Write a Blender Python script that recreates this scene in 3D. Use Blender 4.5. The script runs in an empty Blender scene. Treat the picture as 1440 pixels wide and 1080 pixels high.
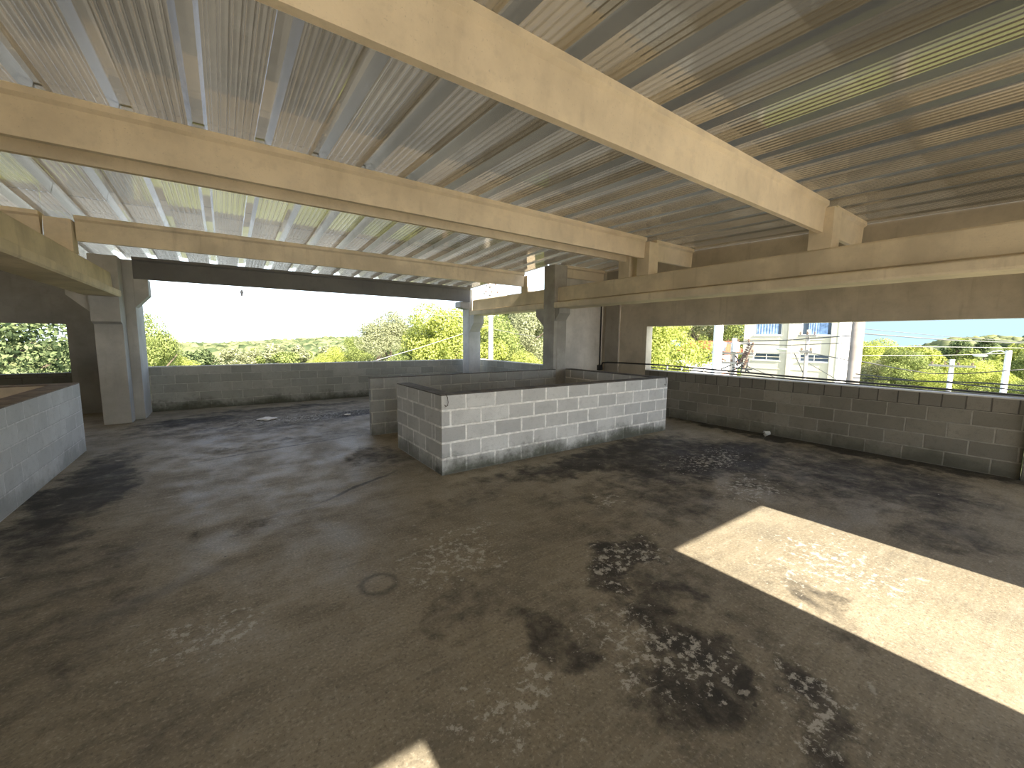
import bpy, bmesh, math, random
import numpy as np
from mathutils import Vector, Matrix
random.seed(4)
rng = np.random.default_rng(7)
S = bpy.context.scene
COL = S.collection

# ------------------------------------------------------------------ materials
class NT:
    """small helper around a node tree"""
    def __init__(s, tree):
        s.t = tree; s.n = tree.nodes; s.l = tree.links
    def node(s, kind, **kw):
        n = s.n.new(kind)
        for k, v in kw.items():
            setattr(n, k, v)
        return n
    def put(s, sock, v):
        if isinstance(v, bpy.types.NodeSocket): s.l.new(v, sock)
        elif v is not None: sock.default_value = v
    def math(s, op, a, b=None, clamp=False):
        n = s.node('ShaderNodeMath', operation=op, use_clamp=clamp)
        s.put(n.inputs[0], a); s.put(n.inputs[1], b)
        return n.outputs[0]
    def vmath(s, op, a, b=None):
        n = s.node('ShaderNodeVectorMath', operation=op)
        s.put(n.inputs[0], a)
        if b is not None: s.put(n.inputs[3] if op == 'SCALE' else n.inputs[1], b)
        return n.outputs['Value'] if op in ('LENGTH', 'DOT_PRODUCT') else n.outputs[0]
    def noise(s, vec, scale, detail=4, rough=.55, dist=0):
        n = s.node('ShaderNodeTexNoise')
        s.put(n.inputs['Vector'], vec); n.inputs['Scale'].default_value = scale
        n.inputs['Detail'].default_value = detail; n.inputs['Roughness'].default_value = rough
        n.inputs['Distortion'].default_value = dist
        return n.outputs['Fac'], n.outputs['Color']
    def ramp(s, fac, a, b, lo=0., hi=1.):
        n = s.node('ShaderNodeMapRange', interpolation_type='SMOOTHSTEP')
        s.put(n.inputs['Value'], fac)
        n.inputs['From Min'].default_value = a; n.inputs['From Max'].default_value = b
        n.inputs['To Min'].default_value = lo; n.inputs['To Max'].default_value = hi
        return n.outputs[0]
    def mix(s, fac, a, b, mode='MIX'):
        n = s.node('ShaderNodeMix', data_type='RGBA', blend_type=mode)
        s.put(n.inputs[0], fac)
        for i, v in ((6, a), (7, b)):
            if isinstance(v, (tuple, list)): v = (v[0], v[1], v[2], 1)
            s.put(n.inputs[i], v)
        return n.outputs[2]
    def bump(s, h, strength, dist, prev=None):
        n = s.node('ShaderNodeBump')
        n.inputs['Strength'].default_value = strength; n.inputs['Distance'].default_value = dist
        s.put(n.inputs['Height'], h)
        if prev is not None: s.l.new(prev, n.inputs['Normal'])
        return n.outputs[0]

def material(name):
    m = bpy.data.materials.new(name); m.use_nodes = True
    t = NT(m.node_tree); b = m.node_tree.nodes['Principled BSDF']
    return m, t, b

def plain(name, col, rough=.7, metal=0., var=.12, scale=6.):
    m, t, b = material(name)
    co = t.node('ShaderNodeTexCoord').outputs['Object']
    f, _ = t.noise(co, scale, 5)
    c = t.mix(t.ramp(f, .3, .7), tuple(x*(1-var) for x in col), tuple(min(1, x*(1+var)) for x in col))
    t.put(b.inputs['Base Color'], c)
    b.inputs['Roughness'].default_value = rough; b.inputs['Metallic'].default_value = metal
    return m

def concrete(name, col, blotch=.22, streak=.25, seed=0.):
    m, t, b = material(name)
    co = t.node('ShaderNodeTexCoord').outputs['Object']
    co = t.vmath('ADD', co, (seed, seed*1.7, seed*.3))
    f1, _ = t.noise(co, 1.3, 6, .6)
    f2, _ = t.noise(co, 9., 6, .65)
    f3, _ = t.noise(co, 70., 3, .6)
    mp = t.node('ShaderNodeMapping'); t.l.new(co, mp.inputs['Vector']); mp.inputs['Scale'].default_value = (5, 5, .55)
    f4, _ = t.noise(mp.outputs[0], 1.6, 4, .6)
    dark = tuple(x*(1-blotch) for x in col); lite = tuple(min(1, x*(1+blotch*.45)) for x in col)
    c = t.mix(t.ramp(f1, .32, .66), dark, lite)
    c = t.mix(t.ramp(f2, .5, .72, 0, .35), c, tuple(x*.72 for x in col))
    c = t.mix(t.ramp(f4, .55, .75, 0, streak), c, (col[0]*.5, col[1]*.47, col[2]*.42))
    c = t.mix(t.ramp(f3, .62, .74, 0, .5), c, tuple(x*.6 for x in col))
    t.put(b.inputs['Base Color'], c)
    b.inputs['Roughness'].default_value = .85
    n = t.bump(f2, .25, .006); n = t.bump(f3, .35, .003, n)
    t.put(b.inputs['Normal'], n)
    return m

def blocks(name, c1, c2, mortar, bw=.415, bh=.192, off=(0., 0.), ms=.011, half=.5, grime=.0, grimecol=(.05, .052, .03), contrast=1.):
    """concrete block masonry, UV in metres along the wall and up"""
    m, t, b = material(name)
    uv = t.node('ShaderNodeTexCoord').outputs['UV']
    v = t.vmath('ADD', uv, (off[0], off[1], 0))
    wob, wc = t.noise(uv, 7., 3)
    v = t.vmath('ADD', v, t.vmath('SCALE', t.vmath('SUBTRACT', wc, (.5, .5, .5)), .012))
    br = t.node('ShaderNodeTexBrick', offset=half, offset_frequency=2, squash=1.)
    t.put(br.inputs['Vector'], v)
    br.inputs['Color1'].default_value = (0, 0, 0, 1); br.inputs['Color2'].default_value = (1, 1, 1, 1)
    br.inputs['Mortar'].default_value = (.5, .5, .5, 1)
    br.inputs['Scale'].default_value = 1; br.inputs['Mortar Size'].default_value = ms
    br.inputs['Mortar Smooth'].default_value = .35; br.inputs['Bias'].default_value = 0
    br.inputs['Brick Width'].default_value = bw; br.inputs['Row Height'].default_value = bh
    f1, _ = t.noise(uv, 1.6, 5); f2, _ = t.noise(uv, 14., 6, .65); f3, _ = t.noise(uv, 90., 3)
    c = t.mix(br.outputs['Color'], c1, c2)
    c = t.mix(t.ramp(f1, .35, .7, 0, .45), c, tuple(x*.72 for x in c1))
    c = t.mix(t.ramp(f2, .5, .75, 0, .4), c, tuple(x*.66 for x in c1))
    c = t.mix(t.ramp(f3, .55, .7, 0, .45), c, tuple(x*.6 for x in c1))
    mo = t.mix(t.ramp(f2, .3, .7), mortar, tuple(x*.75 for x in mortar))
    fac = t.math('MULTIPLY', br.outputs['Fac'], t.ramp(f1, .25, .55, .6, 1.))
    c = t.mix(fac, c, mo)
    if grime > 0:
        sx = t.node('ShaderNodeSeparateXYZ'); t.l.new(uv, sx.inputs[0])
        h = t.math('ADD', sx.outputs['Y'], t.math('MULTIPLY', t.math('SUBTRACT', f1, .5), -.55))
        h = t.math('ADD', h, t.math('MULTIPLY', t.math('SUBTRACT', f2, .5), -.2))
        c = t.mix(t.ramp(h, .0, .26, grime, 0.), c, grimecol)
    t.put(b.inputs['Base Color'], c)
    b.inputs['Roughness'].default_value = .9
    h = t.math('SUBTRACT', 1., br.outputs['Fac'])
    n = t.bump(h, .7, .012); n = t.bump(f2, .25, .006, n); n = t.bump(f3, .3, .003, n)
    t.put(b.inputs['Normal'], n)
    return m

def floor_mat():
    m, t, b = material('worn_stained_concrete_floor')
    co = t.node('ShaderNodeTexCoord').outputs['Object']
    f1, c1 = t.noise(co, .55, 5, .6)
    f2, c2 = t.noise(co, 2.3, 6, .62)
    f3, _ = t.noise(co, 11., 6, .65)
    f4, _ = t.noise(co, 60., 4, .6)
    f5, _ = t.noise(co, 260., 2, .5)
    # warped coordinates give ragged stain outlines
    w = t.vmath('ADD', co, t.vmath('SCALE', t.vmath('SUBTRACT', c2, (.5, .5, .5)), 1.0))
    w = t.vmath('ADD', w, t.vmath('SCALE', t.vmath('SUBTRACT', c1, (.5, .5, .5)), .8))
    base = t.mix(t.ramp(f1, .36, .64), (.228, .197, .142), (.325, .283, .208))
    base = t.mix(t.ramp(f2, .42, .72, 0, .75), base, (.155, .14, .108))
    base = t.mix(t.ramp(f3, .5, .72, 0, .5), base, (.19, .165, .12))
    base = t.mix(t.ramp(f3, .5, .3, 0, .4), base, (.36, .32, .25))
    base = t.mix(t.ramp(f4, .53, .68, 0, .6), base, (.12, .105, .08))
    base = t.mix(t.ramp(f4, .46, .33, 0, .45), base, (.50, .45, .36))
    # brushed trowel streaks
    mp = t.node('ShaderNodeMapping'); t.l.new(co, mp.inputs['Vector'])
    mp.inputs['Rotation'].default_value = (0, 0, .5); mp.inputs['Scale'].default_value = (1.2, 14, 1)
    f6, _ = t.noise(mp.outputs[0], 1.6, 5, .6)
    base = t.mix(t.ramp(f6, .5, .75, 0, .45), base, (.34, .31, .25))
    base = t.mix(t.ramp(f6, .46, .25, 0, .4), base, (.11, .1, .085))
    def ell(x, y, rx, ry, ang, soft=.6):
        d = t.vmath('SUBTRACT', w, (x, y, 0))
        mpn = t.node('ShaderNodeMapping', vector_type='TEXTURE'); t.l.new(d, mpn.inputs['Vector'])
        mpn.inputs['Rotation'].default_value = (0, 0, ang); mpn.inputs['Scale'].default_value = (rx, ry, 50)
        return t.ramp(t.vmath('LENGTH', mpn.outputs[0]), 1+soft*.5, 1-soft, 0, 1)
    STAIN = [  # x, y, rx, ry, angle, strength : old damp and dirt marks
        (5.5, 2.7, 1.6, .75, 0, .95), (4.3, 3.75, 2.4, .45, 0, .85), (3.8, 2.3, 1.1, .5, .2, .6), (6.2, 1.3, 1.3, 1.2, 0, .75),
        (2.3, 1.75, .6, .28, .3, .8), (1.85, 1.1, .75, .3, .6, .8), (1.95, .55, .6, .22, .8, .75), (1.35, 1.55, .3, .3, 0, .7),
        (-1.25, 5.9, .42, 2.4, 0, .85), (-.6, 9.6, 1.0, .55, .2, .85), (2.4, 8.9, 1.7, .45, .1, .85), (.9, 10.3, 2.2, .4, 0, .7),
        (1.6, 5.4, .5, .8, 0, .6), (3.0, 2.9, .8, .3, .1, .5), (0., 3.9, .35, .13, .3, .5), (1.15, 2.05, .6, .3, .4, .45),
        (5.0, 1.95, .9, .3, 0, .6), (4.9, .6, .6, .5, 0, .6), (2.9, .8, .5, .2, .7, .55), (-.55, 1.9, .8, .5, .3, .35), (7.5, 2.4, .4, 3.4, 0, .95), (2.0, 3.6, .7, .4, .2, .4), (6.0, 1.9, 1.9, 1.5, 0, .62), (4.9, 3.1, 1.9, .9, .1, .8), (3.9, 2.6, 1.0, .4, .2, .6), (3.2, 2.4, 1.4, .5, .1, .45), (-1.1, 3.2, .9, 1.6, 0, .45), (.6, 9.0, 3.0, 1.6, 0, .55), (1.0, 7.0, 2.4, .5, .15, .4), (2.0, 1.2, 1.1, .8, .4, .42)]
    tot = None
    for x, y, rx, ry, a, s_ in STAIN:
        e = t.math('MULTIPLY', ell(x, y, rx, ry, a), s_)
        tot = e if tot is None else t.math('MAXIMUM', tot, e)
    fd, _ = t.noise(co, 5., 9, .7, .3)
    dk = t.ramp(t.math('ADD', tot, t.math('MULTIPLY', t.math('SUBTRACT', fd, .5), 1.5)), .22, .95, 0, .93)
    c = t.mix(dk, base, (.026, .024, .022))
    # thin dark lines: a crack filled with dirt and a joint
    for (x0, y0, x1, y1, wd, s_) in ((.55, 4.1, 1.75, 4.75, .035, .75), (-.75, 6.35, 2.1, 6.9, .03, .6), (-.9, 3.0, .1, 3.45, .1, .35)):
        ln = math.hypot(x1-x0, y1-y0); a = math.atan2(y1-y0, x1-x0)
        ww = t.vmath('ADD', co, t.vmath('SCALE', t.vmath('SUBTRACT', c2, (.5, .5, .5)), .22))
        d = t.vmath('SUBTRACT', ww, ((x0+x1)/2, (y0+y1)/2, 0))
        mpn = t.node('ShaderNodeMapping', vector_type='TEXTURE'); t.l.new(d, mpn.inputs['Vector'])
        mpn.inputs['Rotation'].default_value = (0, 0, a); mpn.inputs['Scale'].default_value = (ln/2, wd, 50)
        c = t.mix(t.ramp(t.vmath('LENGTH', mpn.outputs[0]), 1.2, .3, 0, s_), c, (.03, .028, .025))
    # round scuff mark
    d = t.vmath('LENGTH', t.vmath('SUBTRACT', t.vmath('ADD', co, t.vmath('SCALE', t.vmath('SUBTRACT', c2, (.5, .5, .5)), .18)), (.73, 2.52, 0)))
    rg = t.math('SUBTRACT', 1., t.math('MULTIPLY', t.math('ABSOLUTE', t.math('SUBTRACT', d, .11)), 28.), clamp=True)
    c = t.mix(t.math('MULTIPLY', rg, .6), c, (.04, .036, .03))
    # flaking pale laitance
    FL = [(5.3, 2.75, 1.1, .6, 0), (1.75, 1.2, .5, .4, .5), (1.0, 1.35, .35, .3, .6), (2.3, 1.75, .6, .3, .2), (3.0, 2.6, .6, .15, .2), (2.0, .6, .7, .3, .8), (4.6, 1.9, .8, .3, 0), (1.2, 9., 2, .6, 0), (3.5, .9, .6, .7, 0), (-.15, 2.65, .4, .35, .3), (1.25, 2.6, .5, .6, .4)]
    ft = None
    for x, y, rx, ry, a in FL:
        e = ell(x, y, rx, ry, a, .9); ft = e if ft is None else t.math('MAXIMUM', ft, e)
    fl, _ = t.noise(co, 17., 8, .75, .0)
    thr = t.math('ADD', fl, t.math('MULTIPLY', ft, .16))
    c = t.mix(t.ramp(thr, .66, .72, 0, .85), c, (.50, .475, .42))
    # scattered scratches and chips
    mp2 = t.node('ShaderNodeMapping'); t.l.new(co, mp2.inputs['Vector'])
    mp2.inputs['Rotation'].default_value = (0, 0, -.35); mp2.inputs['Scale'].default_value = (3.2, 9, 1)
    f7, _ = t.noise(mp2.outputs[0], 1.5, 6, .6, .3)
    c = t.mix(t.ramp(f7, .67, .715, 0, .65), c, (.45, .42, .36))
    f8, _ = t.noise(co, 34., 7, .72)
    c = t.mix(t.ramp(f8, .60, .70, 0, .6), c, (.40, .365, .30))
    c = t.mix(t.ramp(f8, .42, .30, 0, .65), c, (.055, .05, .042))
    f9, _ = t.noise(co, 9., 2, .4)
    c = t.mix(t.ramp(f9, .77, .80, 0, .8), c, (.03, .028, .025))
    c = t.mix(t.ramp(f5, .6, .75, 0, .35), c, (.08, .07, .06))
    t.put(b.inputs['Base Color'], c)
    t.put(b.inputs['Roughness'], t.math('ADD', t.ramp(f2, .3, .7, .45, .75), t.math('MULTIPLY', dk, .2))); b.inputs['Specular IOR Level'].default_value = .4
    n = t.bump(f4, .35, .004); n = t.bump(f5, .35, .0015, n); n = t.bump(thr, .3, .006, n)
    t.put(b.inputs['Normal'], n)
    return m

def sheet_mat():
    m, t, b = material('galvalume_roof_sheet')
    co = t.node('ShaderNodeTexCoord').outputs['Object']
    mp = t.node('ShaderNodeMapping'); t.l.new(co, mp.inputs['Vector']); mp.inputs['Scale'].default_value = (2.2, .5, .05)
    f1, _ = t.noise(mp.outputs[0], 1., 3, .5)
    f2, _ = t.noise(co, .8, 2)
    f3, _ = t.noise(co, 30., 3)
    c = t.mix(t.ramp(f1, .3, .7), (.38, .345, .275), (.47, .43, .35))
    c = t.mix(t.ramp(f3, .55, .75, 0, .25), c, (.40, .37, .31))
    t.put(b.inputs['Base Color'], c)
    b.inputs['Metallic'].default_value = .84
    t.put(b.inputs['Roughness'], t.ramp(f2, .3, .7, .06, .11))
    t.put(b.inputs['Normal'], t.bump(f1, .05, .02))
    return m

def leaf_mat(name, a, b_, trans=.35):
    m, t, b = material(name)
    out = [n for n in t.n if n.type == 'OUTPUT_MATERIAL'][0]
    g = t.node('ShaderNodeNewGeometry')
    co = t.node('ShaderNodeTexCoord').outputs['Object']
    f, _ = t.noise(co, .9, 4, .6)
    r = t.math('ADD', t.math('MULTIPLY', g.outputs['Random Per Island'], .6), t.math('MULTIPLY', f, .5))
    c = t.mix(t.ramp(r, .2, .85), a, b_)
    d = t.node('ShaderNodeBsdfDiffuse'); t.put(d.inputs[0], c)
    tr = t.node('ShaderNodeBsdfTranslucent'); t.put(tr.inputs[0], c)
    mx = t.node('ShaderNodeMixShader'); mx.inputs[0].default_value = trans
    t.l.new(d.outputs[0], mx.inputs[1]); t.l.new(tr.outputs[0], mx.inputs[2])
    t.l.new(mx.outputs[0], out.inputs['Surface']); t.n.remove(b)
    return m

def glass_mat():
    m, t, b = material('dark_window_glass')
    b.inputs['Base Color'].default_value = (.05, .07, .1, 1); b.inputs['Roughness'].default_value = .08
    return m

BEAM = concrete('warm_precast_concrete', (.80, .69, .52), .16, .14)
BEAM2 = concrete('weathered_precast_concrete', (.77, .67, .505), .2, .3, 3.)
COLM = concrete('grey_column_concrete', (.50, .49, .46), .2, .25, 7.)
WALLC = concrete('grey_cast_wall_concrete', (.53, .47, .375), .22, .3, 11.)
BLK_BOX = blocks('pale_grey_block_masonry', (.47, .47, .455), (.66, .66, .635), (.95, .94, .90), off=(-2.53+.415*7, 0), ms=.017, grime=.9)
BLK_BOXY = blocks('pale_grey_block_masonry_return', (.48, .48, .46), (.64, .64, .615), (.90, .89, .86), bw=.4, off=(.12, 0), ms=.015, grime=.6)
BLK_FAR = blocks('grey_green_block_masonry', (.34, .35, .315), (.48, .48, .44), (.56, .56, .51), bw=.4, off=(.1, 0), ms=.009, grime=.85)
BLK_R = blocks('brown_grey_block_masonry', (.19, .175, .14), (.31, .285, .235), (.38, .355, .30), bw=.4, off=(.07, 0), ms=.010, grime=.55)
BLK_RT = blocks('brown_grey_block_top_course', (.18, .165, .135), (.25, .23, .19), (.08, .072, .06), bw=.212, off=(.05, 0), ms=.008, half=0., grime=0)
BLK_L = blocks('blue_grey_block_masonry', (.58, .59, .59), (.70, .71, .71), (.82, .82, .82), bw=.4, off=(.2, 0), ms=.010, grime=.35)
CAP = plain('brown_stained_mortar_cap', (.20, .155, .12), .9, 0, .3, 9)
CAP_SUN = plain('sun_pale_mortar_cap', (.62, .60, .55), .9, 0, .15, 9)  # pale tone stands in for sun on the outer parapet tops
BOUNCE_WALL = concrete('bounce_beige_wall', (.62, .54, .43), .15, .2, 5.)  # beige colour stands in for sun bounce on the shaft's end wall
FLOOR = floor_mat()
SHEET = sheet_mat()
STEEL = plain('rusty_wire_steel', (.10, .08, .065), .6, .6)
BLACK = plain('black_cable_plastic', (.012, .012, .013), .5)
WIREM = plain('grey_wire', (.10, .10, .10), .6)
WIREL = plain('pale_wire', (.34, .34, .32), .6)
WHITEP = plain('white_plastic', (.85, .85, .84), .5, 0, .04)
PAPER = plain('white_paper', (.9, .89, .86), .8, 0, .05)
POLEC = plain('pale_pole_concrete', (.42, .38, .33), .85, 0, .12, 3)
POLEW = plain('white_painted_pole', (.85, .84, .82), .6, 0, .05, 3)
POLED = plain('tan_pole_concrete', (.27, .235, .20), .85, 0, .15, 3)
INSUL = plain('brown_porcelain', (.13, .075, .05), .3)
TANK = plain('grey_painted_steel', (.62, .63, .64), .5)
BWALL = plain('cream_rendered_wall', (.60, .55, .44), .9, 0, .05, .8)
BWHITE = plain('white_painted_wall', (.88, .87, .85), .9, 0, .03, .8)
CURT = plain('blue_curtain', (.25, .36, .58), .9, 0, .35, 3.5)
GLASS = glass_mat()
REDR = plain('red_roof_tiles', (.50, .10, .05), .8, 0, .2, 4)
PINKW = plain('pinkish_house_wall', (.62, .40, .36), .9, 0, .1, 2)
ROOFG = plain('white_metal_shed_roof', (.78, .78, .79), .5, 0, .06, 1)
ROOFB = plain('blue_grey_shed_wall', (.30, .34, .42), .7, 0, .1, 1)
GREENR = plain('green_metal_roof', (.12, .42, .27), .6, 0, .1, .3)
PALEB = plain('pale_warehouse_wall', (.70, .60, .52), .9, 0, .1, .3)
GROUND = plain('grassy_ground', (.16, .19, .07), .95, 0, .35, .05)
BARK = plain('tree_bark', (.14, .11, .08), .95, 0, .25, 3)
LEAF_Y = leaf_mat('yellow_green_leaves', (.22, .26, .05), (.50, .54, .16))
LEAF_M = leaf_mat('mid_green_leaves', (.10, .14, .04), (.36, .41, .15))
LEAF_D = leaf_mat('dark_green_leaves', (.02, .035, .018), (.24, .30, .14))
LEAF_P = leaf_mat('pale_olive_leaves', (.14, .16, .08), (.44, .46, .28))
FOREST = leaf_mat('far_forest_leaves', (.07, .10, .05), (.24, .26, .13), .15)

# ------------------------------------------------------------------ mesh helpers
def box_uv(bm):
    uv = bm.loops.layers.uv.verify()
    bm.normal_update()
    for f in bm.faces:
        n = f.normal
        for l in f.loops:
            c = l.vert.co
            if abs(n.z) > .7: l[uv].uv = (c.x, c.y)
            elif abs(n.x) > abs(n.y): l[uv].uv = (c.y, c.z)
            else: l[uv].uv = (c.x, c.z)

def link(name, bm, mats, parent=None, origin=(0, 0, 0), smooth=False):
    box_uv(bm)
    o = Vector(origin)
    if o.length: bmesh.ops.translate(bm, verts=bm.verts, vec=-o)
    me = bpy.data.meshes.new(name); bm.to_mesh(me); bm.free()
    for m in (mats if isinstance(mats, (list, tuple)) else [mats]): me.materials.append(m)
    if smooth:
        for p in me.polygons: p.use_smooth = True
    ob = bpy.data.objects.new(name, me); COL.objects.link(ob)
    if parent is None: ob.location = o
    else:
        ob.parent = parent; ob.location = o - parent.location
    return ob

def structure(name, bm, mats, label=None, origin=(0, 0, 0)):
    ob = link(name, bm, mats, None, origin); ob['kind'] = 'structure'
    if label: ob['label'] = label; ob['category'] = name.split('_')[0]
    return ob

def tag(o, label, cat, group=None, kind=None):
    o['label'] = label; o['category'] = cat
    if group: o['group'] = group
    if kind: o['kind'] = kind
    return o

def empty(name, loc, label, cat, group=None):
    o = bpy.data.objects.new(name, None); COL.objects.link(o); o.location = loc
    o.empty_display_size = .2
    return tag(o, label, cat, group)

def box(bm, x0, x1, y0, y1, z0, z1, mi=0, bev=0.):
    vs = [bm.verts.new((x, y, z)) for x in (x0, x1) for y in (y0, y1) for z in (z0, z1)]
    fs = []
    for q in ((0, 1, 3, 2), (4, 6, 7, 5), (0, 4, 5, 1), (2, 3, 7, 6), (0, 2, 6, 4), (1, 5, 7, 3)):
        f = bm.faces.new([vs[i] for i in q]); f.material_index = mi; fs.append(f)
    if bev:
        es = list({e for f in fs for e in f.edges})
        bmesh.ops.bevel(bm, geom=es, offset=bev, segments=2, affect='EDGES', profile=.6)
    return fs

def prism(bm, prof, axis, a, b, mi=0):
    """closed profile [(u,v)] extruded from a to b; axis x: (y,z) profile, axis y: (x,z), axis z: (x,y)"""
    def P(u, v, w): return {'x': (w, u, v), 'y': (u, w, v), 'z': (u, v, w)}[axis]
    A = [bm.verts.new(P(u, v, a)) for u, v in prof]; B = [bm.verts.new(P(u, v, b)) for u, v in prof]
    n = len(prof); fs = [bm.faces.new(A), bm.faces.new(B[::-1])]
    for i in range(n):
        j = (i+1) % n; fs.append(bm.faces.new((A[i], B[i], B[j], A[j])))
    for f in fs: f.material_index = mi
    bmesh.ops.recalc_face_normals(bm, faces=fs)
    return fs

def tube(bm, pts, r, seg=8, r1=None):
    pts = [Vector(p) for p in pts]; rings = []
    for i, p in enumerate(pts):
        d = (pts[min(i+1, len(pts)-1)]-pts[max(i-1, 0)]).normalized()
        u = d.cross(Vector((0, 0, 1)));  u = u.normalized() if u.length > 1e-4 else Vector((1, 0, 0))
        v = d.cross(u)
        rr = r if r1 is None else r+(r1-r)*i/(len(pts)-1)
        rings.append([bm.verts.new(p+(u*math.cos(k*2*math.pi/seg)+v*math.sin(k*2*math.pi/seg))*rr) for k in range(seg)])
    fs = []
    for a, b in zip(rings, rings[1:]):
        for k in range(seg): fs.append(bm.faces.new((a[k], a[(k+1) % seg], b[(k+1) % seg], b[k])))
    fs.append(bm.faces.new(rings[0][::-1])); fs.append(bm.faces.new(rings[-1]))
    bmesh.ops.recalc_face_normals(bm, faces=fs)
    return fs

def NB(): return bmesh.new()

# ------------------------------------------------------------------ setting: floor, walls, roof
W = .955
def zroof(y): return 3.350-.027*(4.74-y) if y < 4.74 else 3.350-.0515*(y-4.74)
bm = NB(); box(bm, -9, 7.95, -12, 12., -.35, 0); structure('floor', bm, FLOOR, 'worn stained grey concrete floor slab')

# far parapet (block)
bm = NB(); box(bm, -1.31, 6.95, 11.25, 11.43, 0, W-.02); box(bm, -1.31, 6.95, 11.25, 11.43, W-.02, W, 1)
structure('wall_far', bm, [BLK_FAR, CAP_SUN], 'low grey concrete block parapet along the far side under the wide opening')
# side parapet between the two far columns
bm = NB(); box(bm, 6.62, 6.8, 7.1, 11.25, 0, W-.02); box(bm, 6.62, 6.8, 7.1, 11.25, W-.02, W, 1)
structure('wall_far_right', bm, [BLK_FAR, CAP_SUN], 'low block parapet between the two far right columns')
# right parapet: four courses of full blocks and a course of half blocks
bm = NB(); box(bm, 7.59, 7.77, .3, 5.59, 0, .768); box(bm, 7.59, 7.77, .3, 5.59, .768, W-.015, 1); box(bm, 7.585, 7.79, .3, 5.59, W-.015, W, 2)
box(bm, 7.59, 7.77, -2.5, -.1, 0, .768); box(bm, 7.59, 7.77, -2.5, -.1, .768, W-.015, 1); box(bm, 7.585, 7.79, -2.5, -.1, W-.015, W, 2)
structure('wall_right', bm, [BLK_R, BLK_RT, CAP_SUN], 'low brown-grey block parapet along the right side under the long opening')
# concrete above the right opening and solid panel beside it
bm = NB(); prism(bm, [(-2.7, 1.90), (5.59, 1.90), (5.59, 0), (7.08, 0), (7.08, zroof(7.08)+.1), (4.74, zroof(4.74)+.1), (-2.7, zroof(-2.7)+.1)], 'x', 7.59, 7.79)
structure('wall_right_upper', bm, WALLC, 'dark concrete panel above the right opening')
bm = NB(); box(bm, 6.24, 7.59, 6.88, 7.08, 0, 2.975)
structure('wall_corner', bm, concrete('pale_corner_wall_concrete', (.52, .49, .44), .25, .3, 2.), 'pale concrete wall panel in the right corner behind the stairwell')
# far left wall with its opening
bm = NB()
box(bm, -2.53, -1.70, 11.72, 11.92, 0, 1.05); box(bm, -2.53, -1.70, 11.735, 11.92, 1.05, 1.06); box(bm, -2.53, -1.70, 11.72, 11.92, 1.06, 2.80)
box(bm, -6.0, -2.53, 11.72, 11.92, 1.82, 2.80)
box(bm, -1.75, -1.45, 11.25, 11.92, 0, 3.0)
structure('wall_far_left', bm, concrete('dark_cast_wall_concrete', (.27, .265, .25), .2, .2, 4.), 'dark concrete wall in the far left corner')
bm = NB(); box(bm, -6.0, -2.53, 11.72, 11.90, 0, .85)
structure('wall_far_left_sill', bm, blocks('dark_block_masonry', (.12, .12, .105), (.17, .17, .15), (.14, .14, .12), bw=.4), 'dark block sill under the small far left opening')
bm = NB(); box(bm, -6.2, -6.0, -2.5, 11.92, 0, 3.2)
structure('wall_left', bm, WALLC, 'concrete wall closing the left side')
# unseen rear wall: tall openings fit the sun patches, low ones added for bounce
bm = NB()
for x0, x1, z0, z1 in ((.56, 2.745, 1.36, 3.13), (.56, .85, 0, 1.36), (2.45, 2.745, 0, 1.36), (4.21, 7.79, 1.5, 3.13), (7.5, 7.79, 0, 1.5), (2.745, 4.21, 2.84, 3.13), (.06, .56, 2.645, 3.13), (-.2, .06, 0, 3.13), (-6.2, -.2, 1.25, 3.13), (-6.2, -5.8, 0, 1.25)):
    box(bm, x0, x1, -2.7, -2.5, z0, z1)
structure('wall_back', bm, WALLC, 'unseen concrete rear wall behind the camera, tall openings and low ones added for bounce light')

# (zroof is defined above)
# roof: trapezoidal sheet, ribs run along y
P0, PIT = .39, .465
def sheet(x0, x1, ys):
    prof = []
    k = math.floor((x0-P0)/PIT)
    while True:
        c = P0+k*PIT
        if c-.2325 > x1: break
        rib = [(-.066, 0), (-.040, .115), (.040, .115), (.066, 0)]
        for u, h in rib: prof.append((c+u, h))
        f0 = c+.066; fw = PIT-.132; n = 6
        for i in range(n):
            xa = f0+fw*(i+.5)/n
            for u, h in ((-.012, 0), (-.006, .0055), (.006, .0055), (.012, 0)): prof.append((xa+u, h))
        k += 1
    prof = [p for p in prof if x0 <= p[0] <= x1]
    prof = [(x0, 0)]+prof+[(x1, 0)]
    bm = NB(); rows = []
    for y in ys: rows.append([bm.verts.new((x, y, zroof(y)+h)) for x, h in prof])
    for a, b in zip(rows, rows[1:]):
        for i in range(len(a)-1): bm.faces.new((a[i], b[i], b[i+1], a[i+1]))
    r = bmesh.ops.solidify(bm, geom=list(bm.faces), thickness=-.0015)
    return bm
structure('ceiling', sheet(-6.2, 7.585, [-2.75, 1., 4.74]), SHEET, 'ribbed metal roof sheeting over the near bays')
bm = sheet(-6.2, 7.585, [4.70, 7.10]); bmesh.ops.translate(bm, verts=bm.verts, vec=(0, 0, .003))
structure('ceiling_middle', bm, SHEET, 'ribbed metal roof sheeting beyond the double beam')
structure('ceiling_far_left', sheet(-6.2, -1.76, [10.66, 12.1]), SHEET, 'ribbed metal roof sheeting over the far left corner')
structure('ceiling_far', sheet(-6.2, 5.98, [7.08, 10.66]), SHEET, 'ribbed metal roof sheeting over the far bay')

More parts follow.
